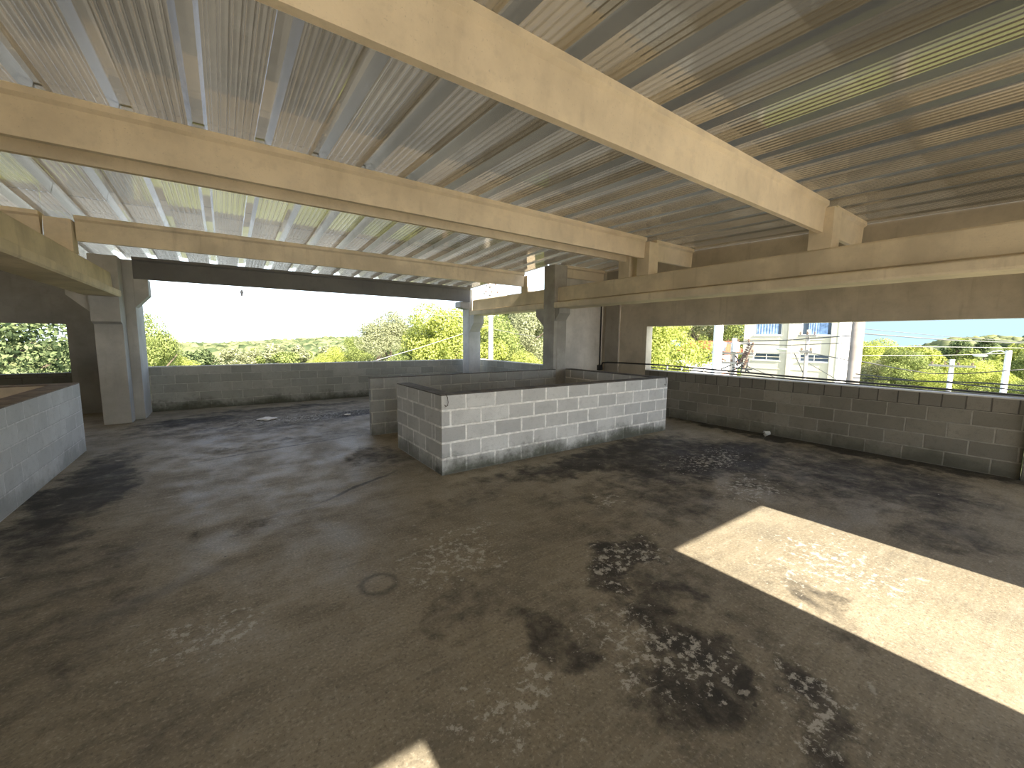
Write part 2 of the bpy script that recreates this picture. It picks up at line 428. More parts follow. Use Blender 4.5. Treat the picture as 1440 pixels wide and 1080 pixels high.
# ------------------------------------------------------------------ roof beams (purlins)
def purlin_prof(yf, zb, zt):
    return [(yf, zb), (yf+.055, zb), (yf+.10, zt-.085), (yf+.20, zt-.055), (yf+.20, zt), (yf-.045, zt), (yf-.045, zt-.05), (yf-.012, zt-.075), (yf-.012, zt-.085)]
def purlin(yf, zb, zt, x0, x1, label, mat=BEAM):
    bm = NB(); prism(bm, purlin_prof(yf, zb, zt), 'x', x0, x1)
    o = link('roof_beam', bm, mat, None, ((x0+x1)/2, yf, zb))
    return tag(o, label, 'beam', 'precast roof beams')
EX = 6.0   # web face of the right ledge beam
IX = -1.55
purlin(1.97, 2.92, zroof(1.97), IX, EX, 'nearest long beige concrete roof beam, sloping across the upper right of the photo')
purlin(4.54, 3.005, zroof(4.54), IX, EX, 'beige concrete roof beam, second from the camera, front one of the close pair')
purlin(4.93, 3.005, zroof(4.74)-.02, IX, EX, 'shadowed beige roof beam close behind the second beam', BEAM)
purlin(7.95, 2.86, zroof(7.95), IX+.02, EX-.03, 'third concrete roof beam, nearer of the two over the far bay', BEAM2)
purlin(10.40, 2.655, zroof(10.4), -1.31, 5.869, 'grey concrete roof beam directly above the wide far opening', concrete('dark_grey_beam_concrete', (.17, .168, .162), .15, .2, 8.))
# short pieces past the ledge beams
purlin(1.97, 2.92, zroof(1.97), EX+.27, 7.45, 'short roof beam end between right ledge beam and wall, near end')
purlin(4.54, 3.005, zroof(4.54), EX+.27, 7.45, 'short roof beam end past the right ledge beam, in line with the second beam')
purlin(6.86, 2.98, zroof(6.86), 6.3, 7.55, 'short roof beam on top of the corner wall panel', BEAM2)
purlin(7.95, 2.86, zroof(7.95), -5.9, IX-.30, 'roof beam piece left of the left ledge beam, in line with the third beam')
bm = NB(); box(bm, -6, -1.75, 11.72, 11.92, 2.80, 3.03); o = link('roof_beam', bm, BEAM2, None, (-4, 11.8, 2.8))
tag(o, 'low brownish edge beam on top of the dark far left wall', 'beam', 'precast roof beams')

# ------------------------------------------------------------------ ledge beams carrying the purlins
def ledge(y0, y1, xs, sgn, label, ztop=2.726, posts=()):
    """xs = web face, sgn=-1: ledge sticks out towards -x"""
    def X(d): return xs-sgn*d*-1 if False else xs+sgn*d
    prof = [(X(.10), 2.278), (X(.115), 2.30), (X(.115), 2.385), (X(.095), 2.40), (X(-.01), 2.40), (X(-.01), 2.418), (X(.012), 2.43), (X(.0), ztop-.02), (X(-.015), ztop),
            (X(-.27), ztop), (X(-.27), 2.40), (X(-.36), 2.39), (X(-.36), 2.29), (X(-.34), 2.278)]
    bm = NB(); prism(bm, prof, 'y', y0, y1)
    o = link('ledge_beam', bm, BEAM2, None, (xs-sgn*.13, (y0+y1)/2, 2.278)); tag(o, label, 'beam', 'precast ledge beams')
    for yp, zt, d in posts:
        bm = NB()
        a, b = sorted((X(.0), X(-.25)))
        # notched stub: the roof beam drops into the notch on its face
        box(bm, a, b, yp-.10, yp+.145, ztop, zt-.07, 0, .004)
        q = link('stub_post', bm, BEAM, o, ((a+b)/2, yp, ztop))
    return o
E_ = ledge(-2.5, 6.74, EX, -1, 'long beige concrete ledge beam running along the right side', posts=((1.97, zroof(1.97), 0), (4.54, zroof(4.54), 0), (4.95, zroof(4.8), 0)))
F_ = ledge(7.11, 10.46, EX, -1, 'short ledge beam between the two far right columns', posts=((7.95, zroof(7.95), 0),))
I_ = ledge(-2.5, 9.98, IX, 1, 'left concrete ledge beam coming in at the left edge', ztop=2.70, posts=((1.97, zroof(1.97), 0), (4.54, zroof(4.54), 0), (4.95, zroof(4.8), 0), (7.95, zroof(7.95), 0)))

# ------------------------------------------------------------------ columns
def column(x0, x1, y0, y1, z1, label, corbels=(), mat=COLM, parts=()):
    bm = NB(); box(bm, x0, x1, y0, y1, 0, z1, 0, .012)
    o = link('concrete_column', bm, mat, None, ((x0+x1)/2, (y0+y1)/2, 0)); tag(o, label, 'column', 'precast columns')
    for axis, prof, a, b in corbels:
        bm = NB(); prism(bm, prof, axis, a, b); link('corbel', bm, mat, o, (x0, y0, 2))
    return o
# left column carrying the left ledge beam
column(-1.83, -1.455, 10.0, 10.36, 3.0, 'left grey concrete column carrying the end of the left ledge beam',
       [('x', [(10.0, 2.275), (9.86, 2.275), (9.86, 1.84), (10.0, 1.80)], -1.83, -1.455), ('y', [(-1.83, 2.39), (-2.13, 2.39), (-2.13, 2.28), (-1.83, 1.98)], 10.0, 10.3)])
# deep pilaster behind it carrying the far beam
column(-1.75, -1.31, 10.37, 11.25, 3.0, 'blue-grey pilaster behind the left column beside the wide opening',
       [('y', [(-1.31, 2.655), (-1.11, 2.655), (-1.11, 2.36), (-1.31, 2.13)], 10.37, 10.72)])
# far right column
column(5.87, 6.26, 10.46, 10.84, 3.02, 'blue-lit far right column at the end of the wide opening',
       [('y', [(5.87, 2.655), (5.60, 2.655), (5.60, 2.50), (5.87, 2.45)], 10.47, 10.80), ('x', [(10.46, 2.277), (10.2, 2.277), (10.2, 2.06), (10.46, 1.80)], 5.88, 6.22)])
# middle right column
column(5.9, 6.27, 6.745, 7.105, 3.21, 'weathered dark column behind the stairwell where the ledge beams meet',
       [('x', [(7.105, 2.277), (7.40, 2.277), (7.40, 2.12), (7.105, 1.88)], 5.92, 6.24), ('x', [(6.745, 2.277), (6.60, 2.277), (6.60, 2.17), (6.745, 2.0)], 5.92, 6.24)],
       concrete('weathered_column_concrete', (.40, .38, .34), .3, .6, 9.))
# corner pilaster with a haunch
column(7.535, 7.588, 6.33, 6.74, 3.2, 'slim flat pilaster at the back of the right wall', (), concrete('pilaster_concrete', (.34, .31, .265), .2, .2, 6.))
# right wall column at the frame edge
column(7.53, 7.80, -.08, .29, 3.18, 'brown-grey column interrupting the right parapet at the photo edge', (), BLK_R)

# ------------------------------------------------------------------ stairwell parapets
def stair():
    bm = NB(); t_ = .19; zt = W-.012
    x0, x1, y0, y1, yb = 2.0, 6.37, 4.21, 5.68, 6.64
    box(bm, x0, x1, y0, y0+t_, 0, zt)                       # front
    box(bm, x0, x0+t_, y0+t_, y1, 0, zt, 1)                 # left return
    box(bm, x1-t_, x1, y0+t_, yb, 0, zt, 1)                 # right end
    box(bm, 1.9, 5.89, yb, yb+t_*.5, 0, zt, 3)              # back run to the column
    box(bm, x0+.0, x1, y0, y0+t_, zt, W, 2); box(bm, x0, x0+t_, y0+t_, y1, zt, W, 2); box(bm, x1-t_, x1, y0+t_, yb, zt, W, 2); box(bm, 1.9, 5.89, yb, yb+t_*.5, zt, W, 2)
    back = blocks('grey_block_masonry_back', (.32, .325, .31), (.46, .465, .45), (.56, .56, .53), bw=.41, off=(.13, 0), ms=.011, grime=.5)
    o = link('stairwell_parapet', bm, [BLK_BOX, BLK_BOXY, plain('dark_mortar_cap', (.10, .09, .08), .9, 0, .3, 9), back], None, (4.2, 5.4, 0))
    tag(o, 'low pale block parapet around the stairwell in the middle of the floor', 'parapet')
    for x in (2.07, 6.30):                                    # tie-wire hooks left sticking out of the corners
        bm = NB(); pts = [(x, 4.25, W-.004), (x-.01, 4.215, W+.006), (x, 4.195, W-.03), (x+.006, 4.19, W-.09), (x-.004, 4.188, W-.125), (x-.024, 4.19, W-.135), (x-.036, 4.195, W-.115)]
        tube(bm, pts, .0045, 6); link('wire_hook', bm, STEEL, o, (x, 4.2, W), True)
stair()
# left shaft parapet
bm = NB()
box(bm, -1.88, -1.65, 1.0, 7.93, 0, W-.012); box(bm, -5.0, -1.88, 7.72, 7.93, 0, W-.012, 2)
box(bm, -1.88, -1.65, 1.0, 7.93, W-.012, W, 1); box(bm, -5.0, -1.88, 7.72, 7.93, W-.012, W, 1)
o = link('shaft_parapet', bm, [BLK_L, CAP, BOUNCE_WALL], None, (-1.7, 5, 0))
tag(o, 'blue-grey block parapet with brown top at the left edge', 'parapet')

# ------------------------------------------------------------------ small things in the room
def scrap(name, loc, r, flat, label, cat, mat, seed):
    rr = random.Random(seed)
    bm = NB(); bmesh.ops.create_icosphere(bm, subdivisions=3, radius=r)
    ph = [rr.uniform(0, 6.28) for _ in range(6)]
    for v in bm.verts:
        d = v.co.normalized()
        k = 1+.28*math.sin(5*d.x+ph[0])*math.cos(4*d.y+ph[1])+.2*math.sin(9*d.z+ph[2]+3*d.x)+.1*math.sin(14*d.y+ph[3])
        v.co = v.co*k; v.co.z *= flat
    zm = min(v.co.z for v in bm.verts)
    for v in bm.verts: v.co.z -= zm
    me = bpy.data.meshes.new(name); bm.to_mesh(me); bm.free(); me.materials.append(mat)
    ob = bpy.data.objects.new(name, me); COL.objects.link(ob); ob.location = loc
    return tag(ob, label, cat)
# torn white cup lying by the right wall: an open shell
bm = NB()
seg = 14; rings = []
for j, (r_, z_) in enumerate(((.030, 0), (.036, .03), (.042, .06), (.050, .085))):
    rings.append([bm.verts.new((r_*math.cos(2*math.pi*k/seg), r_*math.sin(2*math.pi*k/seg)*.85, z_+.008*math.sin(3*k+j))) for k in range(seg)])
for a, b in zip(rings, rings[1:]):
    for k in range(seg):
        if not (a is rings[2] and k in (2, 3)): bm.faces.new((a[k], a[(k+1) % seg], b[(k+1) % seg], b[k]))
bm.faces.new(rings[0][::-1])
bmesh.ops.solidify(bm, geom=list(bm.faces), thickness=.0015)
bmesh.ops.rotate(bm, verts=bm.verts, cent=(0, 0, 0), matrix=Matrix.Rotation(math.radians(105), 3, 'Y') @ Matrix.Rotation(.4, 3, 'X'))
bmesh.ops.rotate(bm, verts=bm.verts, cent=(0, 0, 0), matrix=Matrix.Rotation(math.radians(155), 3, 'Z'))
zm = min(v.co.z for v in bm.verts)
bmesh.ops.translate(bm, verts=bm.verts, vec=(7.42, 2.93, -zm))
tag(link('plastic_cup', bm, WHITEP, None, (7.42, 2.93, 0)), 'crumpled white plastic cup on the floor against the right parapet', 'cup')
scrap('paper_scrap', (.60, 9.08, 0), .15, .1, 'white scrap of paper lying on the dark floor at the far left', 'litter', PAPER, 3)
scrap('paper_scrap', (2.02, 8.75, 0), .06, .15, 'small white scrap on the floor left of the stairwell back wall', 'litter', PAPER, 5)

# conduit, box and cable on the corner walls
root = empty('junction_box', (7.5, 6.86, .93), 'black junction box with conduit on the corner wall', 'junction box')
bm = NB(); box(bm, 7.44, 7.555, 6.80, 6.879, .86, .99, 0, .01); link('box_body', bm, BLACK, root, (7.5, 6.84, .9))
bm = NB(); tube(bm, [(7.515, 6.863, .98), (7.515, 6.863, 2.9)], .014, 8); link('conduit', bm, BLACK, root, (7.515, 6.863, 1.5), True)
bm = NB(); tube(bm, [(7.50, 6.79, .97), (7.505, 6.75, 1.05), (7.515, 6.6, 1.065), (7.515, 6.3, 1.07), (7.57, 6.2, 1.07), (7.572, 5.6, 1.075), (7.60, 5.55, 1.075), (7.85, 5.35, 1.06), (7.9, 4.27, 1.035), (7.9, 2.69, 1.0), (7.9, 1.46, .985), (7.9, .3, .97), (7.9, -2, .96)], .016, 8)
tag(link('service_cable', bm, BLACK, None, (7.9, 3, 1), True), 'thick black cable strung along the top of the right parapet', 'cable')
root = empty('aerial_cable', (8.05, 3.5, .95), 'lower black cable with white spacers outside the right opening, left end', 'cable')
bm = NB(); tube(bm, [(8.05, 6.2, .985), (8.05, 5.3, .975), (8.05, 4.3, .965), (8.05, 3.2, .95), (8.05, 1.5, .935), (8.05, -2, .93)], .013, 8); link('cable', bm, BLACK, root, (8.05, 3.5, .95), True)
for y in (5.35, 5.0, 4.5):
    bm = NB(); box(bm, 8.035, 8.065, y-.012, y+.012, .95, 1.03, 0, .004); link('spacer', bm, WHITEP, root, (8.05, y, 1))
# ------------------------------------------------------------------ outside: ground
def wrap(a, b, x): return min(1, max(0, (x-a)/(b-a)))
def sm(t): return t*t*(3-2*t)
CREST = [(-60, -13), (-12, -13), (-6, -13), (0, -14), (6, -8), (12, -4), (20, -6), (30, -4), (45, -3), (60, 4), (72, -3), (76, -9.), (79, -6), (81, -4.5), (82.7, -1.2), (84.5, -.2), (87, -.2), (100, 0), (140, 0)]
def ground_z(x, y):
    r = math.hypot(x, y); az = math.degrees(math.atan2(x, y))
    zc = CREST[-1][1]
    for (a0, z0), (a1, z1) in zip(CREST, CREST[1:]):
        if a0 <= az <= a1: zc = z0+(z1-z0)*(az-a0)/(a1-a0); break
    hill = sm(wrap(45, 70, az))                    # 0: valley view, 1: right-hand hill
    near = -6.5
    zv = near-5.5*sm(wrap(50, 200, r)) + (zc+12)*sm(wrap(260, 700, r))
    zh = near+(zc+6.5)*sm(wrap(40, 300, r))
    zv -= 12*sm(wrap(720, 950, r)); zh -= 20*sm(wrap(310, 420, r))
    return zv*(1-hill)+zh*hill
bm = NB()
AZ = np.linspace(-62, 138, 81); RR = [13, 20, 30, 45, 65, 90, 120, 150, 190, 230, 280, 320, 360, 420, 500, 600, 700, 760, 850, 950]
g = [[bm.verts.new((r*math.sin(math.radians(a)), r*math.cos(math.radians(a)), ground_z(r*math.sin(math.radians(a)), r*math.cos(math.radians(a))))) for r in RR] for a in AZ]
for i in range(len(AZ)-1):
    for j in range(len(RR)-1): bm.faces.new((g[i][j], g[i][j+1], g[i+1][j+1], g[i+1][j]))
o = structure('ground', bm, GROUND, 'grassy valley floor and hillside outside'); 

# ------------------------------------------------------------------ trees
def mesh_np(name, verts, faces4, mat):
    me = bpy.data.meshes.new(name)
    nf = len(faces4); k = faces4.shape[1]
    me.vertices.add(len(verts)); me.vertices.foreach_set('co', verts.astype(np.float32).ravel())
    me.loops.add(nf*k); me.loops.foreach_set('vertex_index', faces4.astype(np.int32).ravel())
    me.polygons.add(nf); me.polygons.foreach_set('loop_start', np.arange(0, nf*k, k, dtype=np.int32))
    me.polygons.foreach_set('loop_total', np.full(nf, k, dtype=np.int32))
    me.materials.append(mat); me.update(calc_edges=True); me.validate()
    return me
def leaves(centres, normals, size, rg):
    n = len(centres)
    u = np.cross(normals, rg.normal(size=(n, 3))); u /= np.linalg.norm(u, axis=1, keepdims=True)+1e-9
    v = np.cross(normals, u); v /= np.linalg.norm(v, axis=1, keepdims=True)+1e-9
    s = (size*rg.uniform(.6, 1.35, n))[:, None]
    a = centres-u*s; b = centres+v*s*.45+normals*s*.12; c = centres+u*s; d = centres-v*s*.45+normals*s*.12
    V = np.stack([a, b, c, d], 1).reshape(-1, 3)
    return V, np.arange(4*n).reshape(-1, 4)
def crown(seed, n, size, kind='round'):
    """crown of a ten metre tree, crown from 2 m up"""
    rg = np.random.default_rng(seed)
    lob = []
    nl = {'round': 16, 'sparse': 11, 'bush': 14}[kind]
    for i in range(nl):
        if kind == 'sparse':
            z = rg.uniform(4, 9.3); rad = 2.6*(1-abs(z-6.2)/5.5); r = rg.uniform(.7, 1.2)
        elif kind == 'bush':
            z = rg.uniform(1.2, 8.6); rad = 2.9*math.sqrt(max(.05, 1-((z-4)/5.4)**2)); r = rg.uniform(1.1, 1.9)
        else:
            z = rg.uniform(2.6, 8.8); rad = 3.2*math.sqrt(max(.05, 1-((z-5.4)/4.4)**2)); r = rg.uniform(1.0, 1.8)
        a = i*2.4+rg.uniform(-.4, .4); q = rad*rg.uniform(.45, 1.)
        lob.append((q*math.cos(a), q*math.sin(a), z, r))
    lob.append((0, 0, 8.3 if kind != 'bush' else 7.6, 1.4))
    lob = np.array(lob); w = lob[:, 3]**2; idx = rg.choice(len(lob), n, p=w/w.sum())
    d = rg.normal(size=(n, 3)); d /= np.linalg.norm(d, axis=1, keepdims=True)
    rad = lob[idx, 3]*(1-.45*rg.random(n)**2.)
    c = lob[idx, :3]+d*rad[:, None]*np.array([1, 1, .85])
    nrm = d*.8+rg.normal(size=(n, 3))*.55+np.array([0, 0, .35]); nrm /= np.linalg.norm(nrm, axis=1, keepdims=True)
    return leaves(c, nrm, size, rg)
CROWN = []
for i, (n, s, k) in enumerate(((36000, .088, 'round'), (36000, .085, 'round'), (36000, .085, 'bush'), (15000, .075, 'sparse'), (36000, .08, 'bush'))):
    V, F = crown(20+i, n, s, k); CROWN.append(mesh_np('crown', V, F, LEAF_M))
FARCROWN = []
for i, k in enumerate(('round', 'bush', 'sparse')):
    V, F = crown(50+i, 2600 if k != 'sparse' else 1200, .36, k); FARCROWN.append(mesh_np('crown', V, F, LEAF_M))
def trunk_mesh(seed):
    rr = random.Random(seed); bm = NB()
    pts = [(rr.uniform(-.15, .15)*i, rr.uniform(-.15, .15)*i, z) for i, z in enumerate((-.6, 1.5, 3.2, 5., 6.6))]
    tube(bm, pts, .24, 8, .07)
    for q in range(5):
        a = q*1.3+rr.random(); z = 2.6+q*.7
        tube(bm, [(0, 0, z), (math.cos(a)*.9, math.sin(a)*.9, z+.9), (math.cos(a)*1.9, math.sin(a)*1.9, z+1.7)], .1, 6, .03)
    me = bpy.data.meshes.new('trunk'); bm.to_mesh(me); bm.free(); me.materials.append(BARK); return me
TRUNK = [trunk_mesh(i) for i in range(3)]
def tree(x, y, ztop, kind, mat, label, group='trees outside', far=False, wide=1., name='tree'):
    z0 = ground_z(x, y); h = (ztop-z0)/9.7
    root = empty(name, (x, y, z0), label, 'tree', group)
    root.rotation_euler = (0, 0, random.uniform(0, 6.28)); root.scale = (h*wide, h*wide, h)
    for nm, me in (('crown', (FARCROWN if far else CROWN)[kind]), ('trunk', TRUNK[random.randrange(3)])):
        c = bpy.data.objects.new(nm, me); COL.objects.link(c); c.parent = root
        if nm == 'crown': c.material_slots[0].link = 'OBJECT'; c.material_slots[0].material = mat
    return root
NEAR = [
 # through the small far left opening
 (-7.6, 24, 4.4, 2, LEAF_D, 'dark-leaved tree filling the small far left opening'),
 (-4.45, 19.5, 1.05, 4, LEAF_Y, 'bright yellow-green bush at the lower right of the small far left opening'),
 (-6.9, 20, -.2, 4, LEAF_P, 'pale bush at the lower left of the small far left opening'),
 # wide opening, left
 (-3.4, 31, 3.1, 3, LEAF_M, 'tall loose green tree just right of the left pilaster'),
 (-3.6, 33.5, 1.0, 2, LEAF_Y, 'yellow-green tree below the tall loose tree by the left pilaster'),
 (-1.9, 37, .55, 4, LEAF_Y, 'round yellow-green treetop right of the left pilaster, just above the parapet'),
 (-.3, 42, -.6, 4, LEAF_M, 'low green treetop at the right end of the left tree group'),
 # wide opening, right
 (9.9, 62, -.9, 4, LEAF_Y, 'small yellow-green treetop low above the middle of the far parapet'),
 (13.0, 62, .6, 2, LEAF_Y, 'yellow-green tree at the left end of the right tree group'),
 (16.1, 60, 1.9, 0, LEAF_M, 'rounded green tree behind the yellow-green ones, left part of the right group'),
 (16.2, 48, 5.2, 3, LEAF_P, 'tall airy grey-green eucalyptus in the right tree group'),
 (14.1, 46.5, 3.4, 3, LEAF_P, 'smaller airy grey-green tree left of the tall eucalyptus'),
 (18.6, 49, 4.7, 3, LEAF_M, 'airy green tree between the eucalyptus and the far right column'),
 (13.6, 38, .6, 4, LEAF_P, 'light olive bushy tree behind the slanting guy wire, left'),
 (14.8, 34, 2.2, 0, LEAF_M, 'mid-green tree behind the slanting guy wire'),
 (14.6, 29, 4.2, 1, LEAF_Y, 'large bright tree touching the far right column'),
 (12.2, 30, .6, 2, LEAF_M, 'green bushy crown just left of the far right column above the parapet'),
 (10.4, 31, -.9, 4, LEAF_M, 'low green bush above the far parapet under the guy wire'),
 # between the two far right columns
 (19.0, 31, 4.4, 2, LEAF_M, 'green tree between the far right columns behind the pole'),
 (22.5, 33, 2.6, 0, LEAF_Y, 'bright yellow-green tree in the middle of the gap between the far columns'),
 (27.5, 36, 6.2, 3, LEAF_P, 'tall sparse tree at the right of the gap between the far columns'),
 (25.3, 34, 3.2, 0, LEAF_P, 'olive tree at the right of the gap between the far columns'),
 (17.7, 24, -.6, 4, LEAF_D, 'dark low bush behind the side parapet by the pole'),
 (19.5, 25.0, .9, 2, LEAF_Y, 'bright bush low in the gap between the far columns'),
 (21.8, 25.5, .8, 4, LEAF_Y, 'yellowish bush beside the weathered column in the gap'),
 (29.5, 40, 6.6, 1, LEAF_M, 'far green tree behind the gap between the columns'),
 # through the right opening
 (24.6, 17.6, 4.2, 1, LEAF_Y, 'large yellow-green tree at the left end of the right opening'),
 (24.6, 20.3, 4.2, 2, LEAF_Y, 'yellow-green tree hidden behind the right opening jamb'),
 (43, 24.6, 6.4, 3, LEAF_P, 'sparse pale tree behind the red-roofed house'),
 (52, 33.5, 5.2, 0, LEAF_M, 'green tree left of the white pole behind the red roof'),
 (58, 29.5, 6.8, 2, LEAF_M, 'green tree between the white pole and the cream building'),
 (62, 33, 7.8, 0, LEAF_Y, 'yellow-green tree behind the transformer pole'),
 (62, 14.6, 2.0, 1, LEAF_Y, 'yellow-green tree just right of the tan pole beside the cream building'),
 (55, 11.3, .9, 2, LEAF_P, 'brownish-olive treetop right of the tan pole'),
 (52, 9.2, 1.1, 0, LEAF_M, 'green treetop in the middle right of the right opening'),
 (50, 7.0, -.3, 4, LEAF_Y, 'low yellow-green treetop left of the short pole'),
 (47, 4.6, .3, 1, LEAF_Y, 'bright green treetop right of the short pole'),
 (46, 3.0, -.7, 2, LEAF_M, 'green bush between the short pole and the tall pale pole'),
 (60, 2.4, 1.1, 0, LEAF_M, 'green tree behind the tall pale pole near the photo edge'),
 (44, .6, .2, 2, LEAF_M, 'green tree at the right photo edge'),
]
for x, y, zt, k, m, lab in NEAR: tree(x, y, zt, k, m, lab, wide=.62 if -4 < x < 0 else 1.05)
# hillside trees beyond the right opening and valley trees beyond the wide opening
rr = random.Random(12)
n = 0
for _ in range(400):
    if n >= 70: break
    x = rr.uniform(70, 230); y = x*rr.uniform(-.02, .30)
    if abs(y/x-.28) < .02 and x < 80: continue
    q = y/x; sl_ = .0176 if q < .1 else (.018-(q-.1)*.11 if q < .13 else (.0146-(q-.13)*.18 if q < .2 else .002-(q-.2)*.19))
    zt = min(ground_z(x, y)+rr.uniform(5, 8), 1.6+x*sl_-1.5)
    if zt-ground_z(x, y) < 3: continue
    tree(x, y, zt, rr.choice((0, 0, 1, 1, 2)), rr.choice((LEAF_M, LEAF_M, LEAF_Y, LEAF_D, LEAF_P)), 'green tree among the wooded hillside beyond the right opening', 'hillside trees', True, 1.15); n += 1
n = 0
while n < 70:
    y = rr.uniform(80, 260); x = y*rr.uniform(-.2, .42)
    if 195 < y < 250 and -2 < x < 42: continue
    tree(x, y, ground_z(x, y)+rr.uniform(5, 8), rr.choice((0, 0, 1, 1, 2)), rr.choice((LEAF_M, LEAF_M, LEAF_Y, LEAF_D, LEAF_P)), 'green tree in the valley far beyond the wide opening', 'valley trees', True, 1.15); n += 1
# the countless far treetops
bt = NB(); bmesh.ops.create_icosphere(bt, subdivisions=2, radius=1.)
TV = np.array([v.co[:] for v in bt.verts]); TF = np.array([[v.index for v in f.verts] for f in bt.faces]); bt.free()
VV = []; FF = []; off = 0
def blob(x, y, r, zz):
    global off
    v = TV*(1+rng.uniform(-.28, .28, (len(TV), 1))); v = v*np.array([r, r, r*.9])+np.array([x, y, zz])
    VV.append(v); FF.append(TF+off); off += len(TV)
for i in range(2600):
    y = 250+460*rng.random()**.8; x = y*rng.uniform(-.3, .55)
    blob(x, y, rng.uniform(3, 6), ground_z(x, y)+rng.uniform(1, 3))
for i in range(1500):
    x = 190+125*rng.random(); y = x*rng.uniform(-.12, .36)
    blob(x, y, rng.uniform(2.2, 4.2), ground_z(x, y)+rng.uniform(.5, 2.))
me = mesh_np('forest_canopy', np.concatenate(VV), np.concatenate(FF), FOREST)
o = bpy.data.objects.new('forest_canopy', me); COL.objects.link(o)
tag(o, 'hazy far forest covering the valley and the hills to the horizon', 'forest', None, 'stuff')

# ------------------------------------------------------------------ buildings
def cream_building():
    root = empty('apartment_building', (38, 10.83, -6.4), 'cream rendered building with white side wall across the street', 'building')
    x0, x1, y0, y1 = 38., 46., 10.83, 17.3
    bm = NB(); box(bm, x0+.12, x1, y0+.02, y1, -6.6, 6.2)
    link('core', bm, BWALL, root, (42, 14, -6))
    # street face with real window reveals: built of strips around the openings
    ys = [(14.53, 16.46), (11.28, 13.18)]
    bm = NB()
    def strip(a, b, c, d): box(bm, x0, x0+.12, a, b, c, d)
    lv = [(-6.6, .03), (.61, 2.12), (3.5, 6.2)]
    for c, d in lv: strip(y0+.02, y1, c, d)
    for c, d in ((.03, .61), (2.12, 3.5)):
        strip(y0+.02, 11.28, c, d); strip(13.18, 14.53, c, d); strip(16.46, y1, c, d)
    for z in (1.75, .3, -.7): box(bm, x0-.03, x0, y0+.02, y1, z, z+.05)
    link('street_wall', bm, BWALL, root, (x0, 14, -6))
    bm = NB(); box(bm, x0-.1, x0, 13.75, 14.05, -6.6, 6.2); box(bm, x0-.1, x0, y0+.02, y0+.45, -6.6, 6.2); link('pilaster', bm, BWALL, root, (x0, 14, -6))
    bm = NB(); box(bm, x0-.12, x1, y0-.06, y0+.02, -6.6, 6.2); link('side_wall', bm, BWHITE, root, (42, y0, -6))
    for a, b in ys:
        for c, d, up in ((.03, .61, 0), (2.12, 3.5, 1)):
            bm = NB(); xx = x0+.08
            for q in (a, b-.05, (a+b)/2-.025): box(bm, xx-.02, xx+.02, q, q+.05, c, d)
            box(bm, xx-.02, xx+.02, a, b, c, c+.05); box(bm, xx-.02, xx+.02, a, b, d-.05, d)
            box(bm, x0-.06, x0+.02, a-.05, b+.05, c-.07, c)
            w = link('window', bm, BWHITE, root, (x0, (a+b)/2, c))
            bm = NB(); box(bm, xx, xx+.012, a+.01, b-.01, c+.01, d-.01); p = link('pane', bm, GLASS, w, (x0, (a+b)/2, c)); p.location = (0, 0, 0)
            if up:
                bm = NB(); 
                yy = np.linspace(a+.25, b-.45 if a < 12 else b-.1, 26); lo = [bm.verts.new((xx-.035+.012*math.sin(i*1.9), t_, c+.06)) for i, t_ in enumerate(yy)]; hi = [bm.verts.new((xx-.035+.012*math.sin(i*1.9), t_, d-.06)) for i, t_ in enumerate(yy)]
                for i in range(25): bm.faces.new((lo[i], lo[i+1], hi[i+1], hi[i]))
                cu = link('curtain', bm, CURT, w, (x0, (a+b)/2, c)); cu.location = (0, 0, 0)
    root.rotation_euler = (0, 0, math.radians(10))
cream_building()
def red_house():
    root = empty('house', (48, 26.4, -6.4), 'small pink house with red tiled roof left of the white pole', 'house')
    bm = NB(); box(bm, 45.3, 51, 24.3, 28.2, -6.6, .35); link('walls', bm, PINKW, root, (48, 26, -6))
    bm = NB(); prism(bm, [(44.7, .3), (51.5, .3), (51.5, .45), (48.1, 1.6), (44.7, .45)], 'y', 23.8, 28.6); link('roof', bm, REDR, root, (48, 26, .4))
    bm = NB()
    for y in (24.5, 27.8): box(bm, 45.2, 45.32, y, y+.2, -6.6, .3)
    box(bm, 45.2, 45.32, 24.5, 28, -.75, -.6); link('trim', bm, BWHITE, root, (45, 26, 0))
    bm = NB(); box(bm, 45.2, 45.3, 25.6, 26.9, -.55, .1); w = link('window', bm, BWHITE, root, (45.3, 26.2, -.5))
    bm = NB(); box(bm, 45.18, 45.2, 25.7, 26.8, -.47, .03); p = link('pane', bm, GLASS, w, (45.2, 26.2, -.5)); p.location = (-.02, 0, 0)
red_house()
root = empty('shed', (30, 18, -6.4), 'long shed with pale sloping roof below the red house', 'shed')
bm = NB(); box(bm, 27, 33, 15.8, 21.6, -6.6, -1.2); link('walls', bm, ROOFB, root, (30, 18, -6))
bm = NB(); prism(bm, [(26.6, -1.3), (33.4, -.25), (33.4, -.15), (26.6, -1.2)], 'y', 15.4, 22); link('roof', bm, ROOFG, root, (30, 18, -1))
root = empty('warehouse', (14, 222, -12), 'distant warehouse with a green roof above the middle of the far parapet', 'building')
bm = NB(); box(bm, 6, 13, 216, 228, -12.5, -8.9); link('walls', bm, PALEB, root, (10, 222, -12))
bm = NB(); prism(bm, [(5.5, -9.), (13.5, -9.), (9.5, -7.6)], 'y', 215.5, 228.5); link('roof', bm, GREENR, root, (10, 222, -9))
root = empty('warehouse', (22, 235, -12), 'long pale distant building beside the green roof', 'building')
bm = NB(); box(bm, 12, 34, 232, 244, -12.5, -8.4); link('walls', bm, PALEB, root, (22, 238, -12))
bm = NB(); prism(bm, [(231.5, -8.5), (244.5, -8.5), (238, -7.2)], 'x', 11.6, 34.4); link('roof', bm, plain('pinkish_tile_roof', (.55, .42, .34), .9, 0, .1, .5), root, (22, 238, -8))

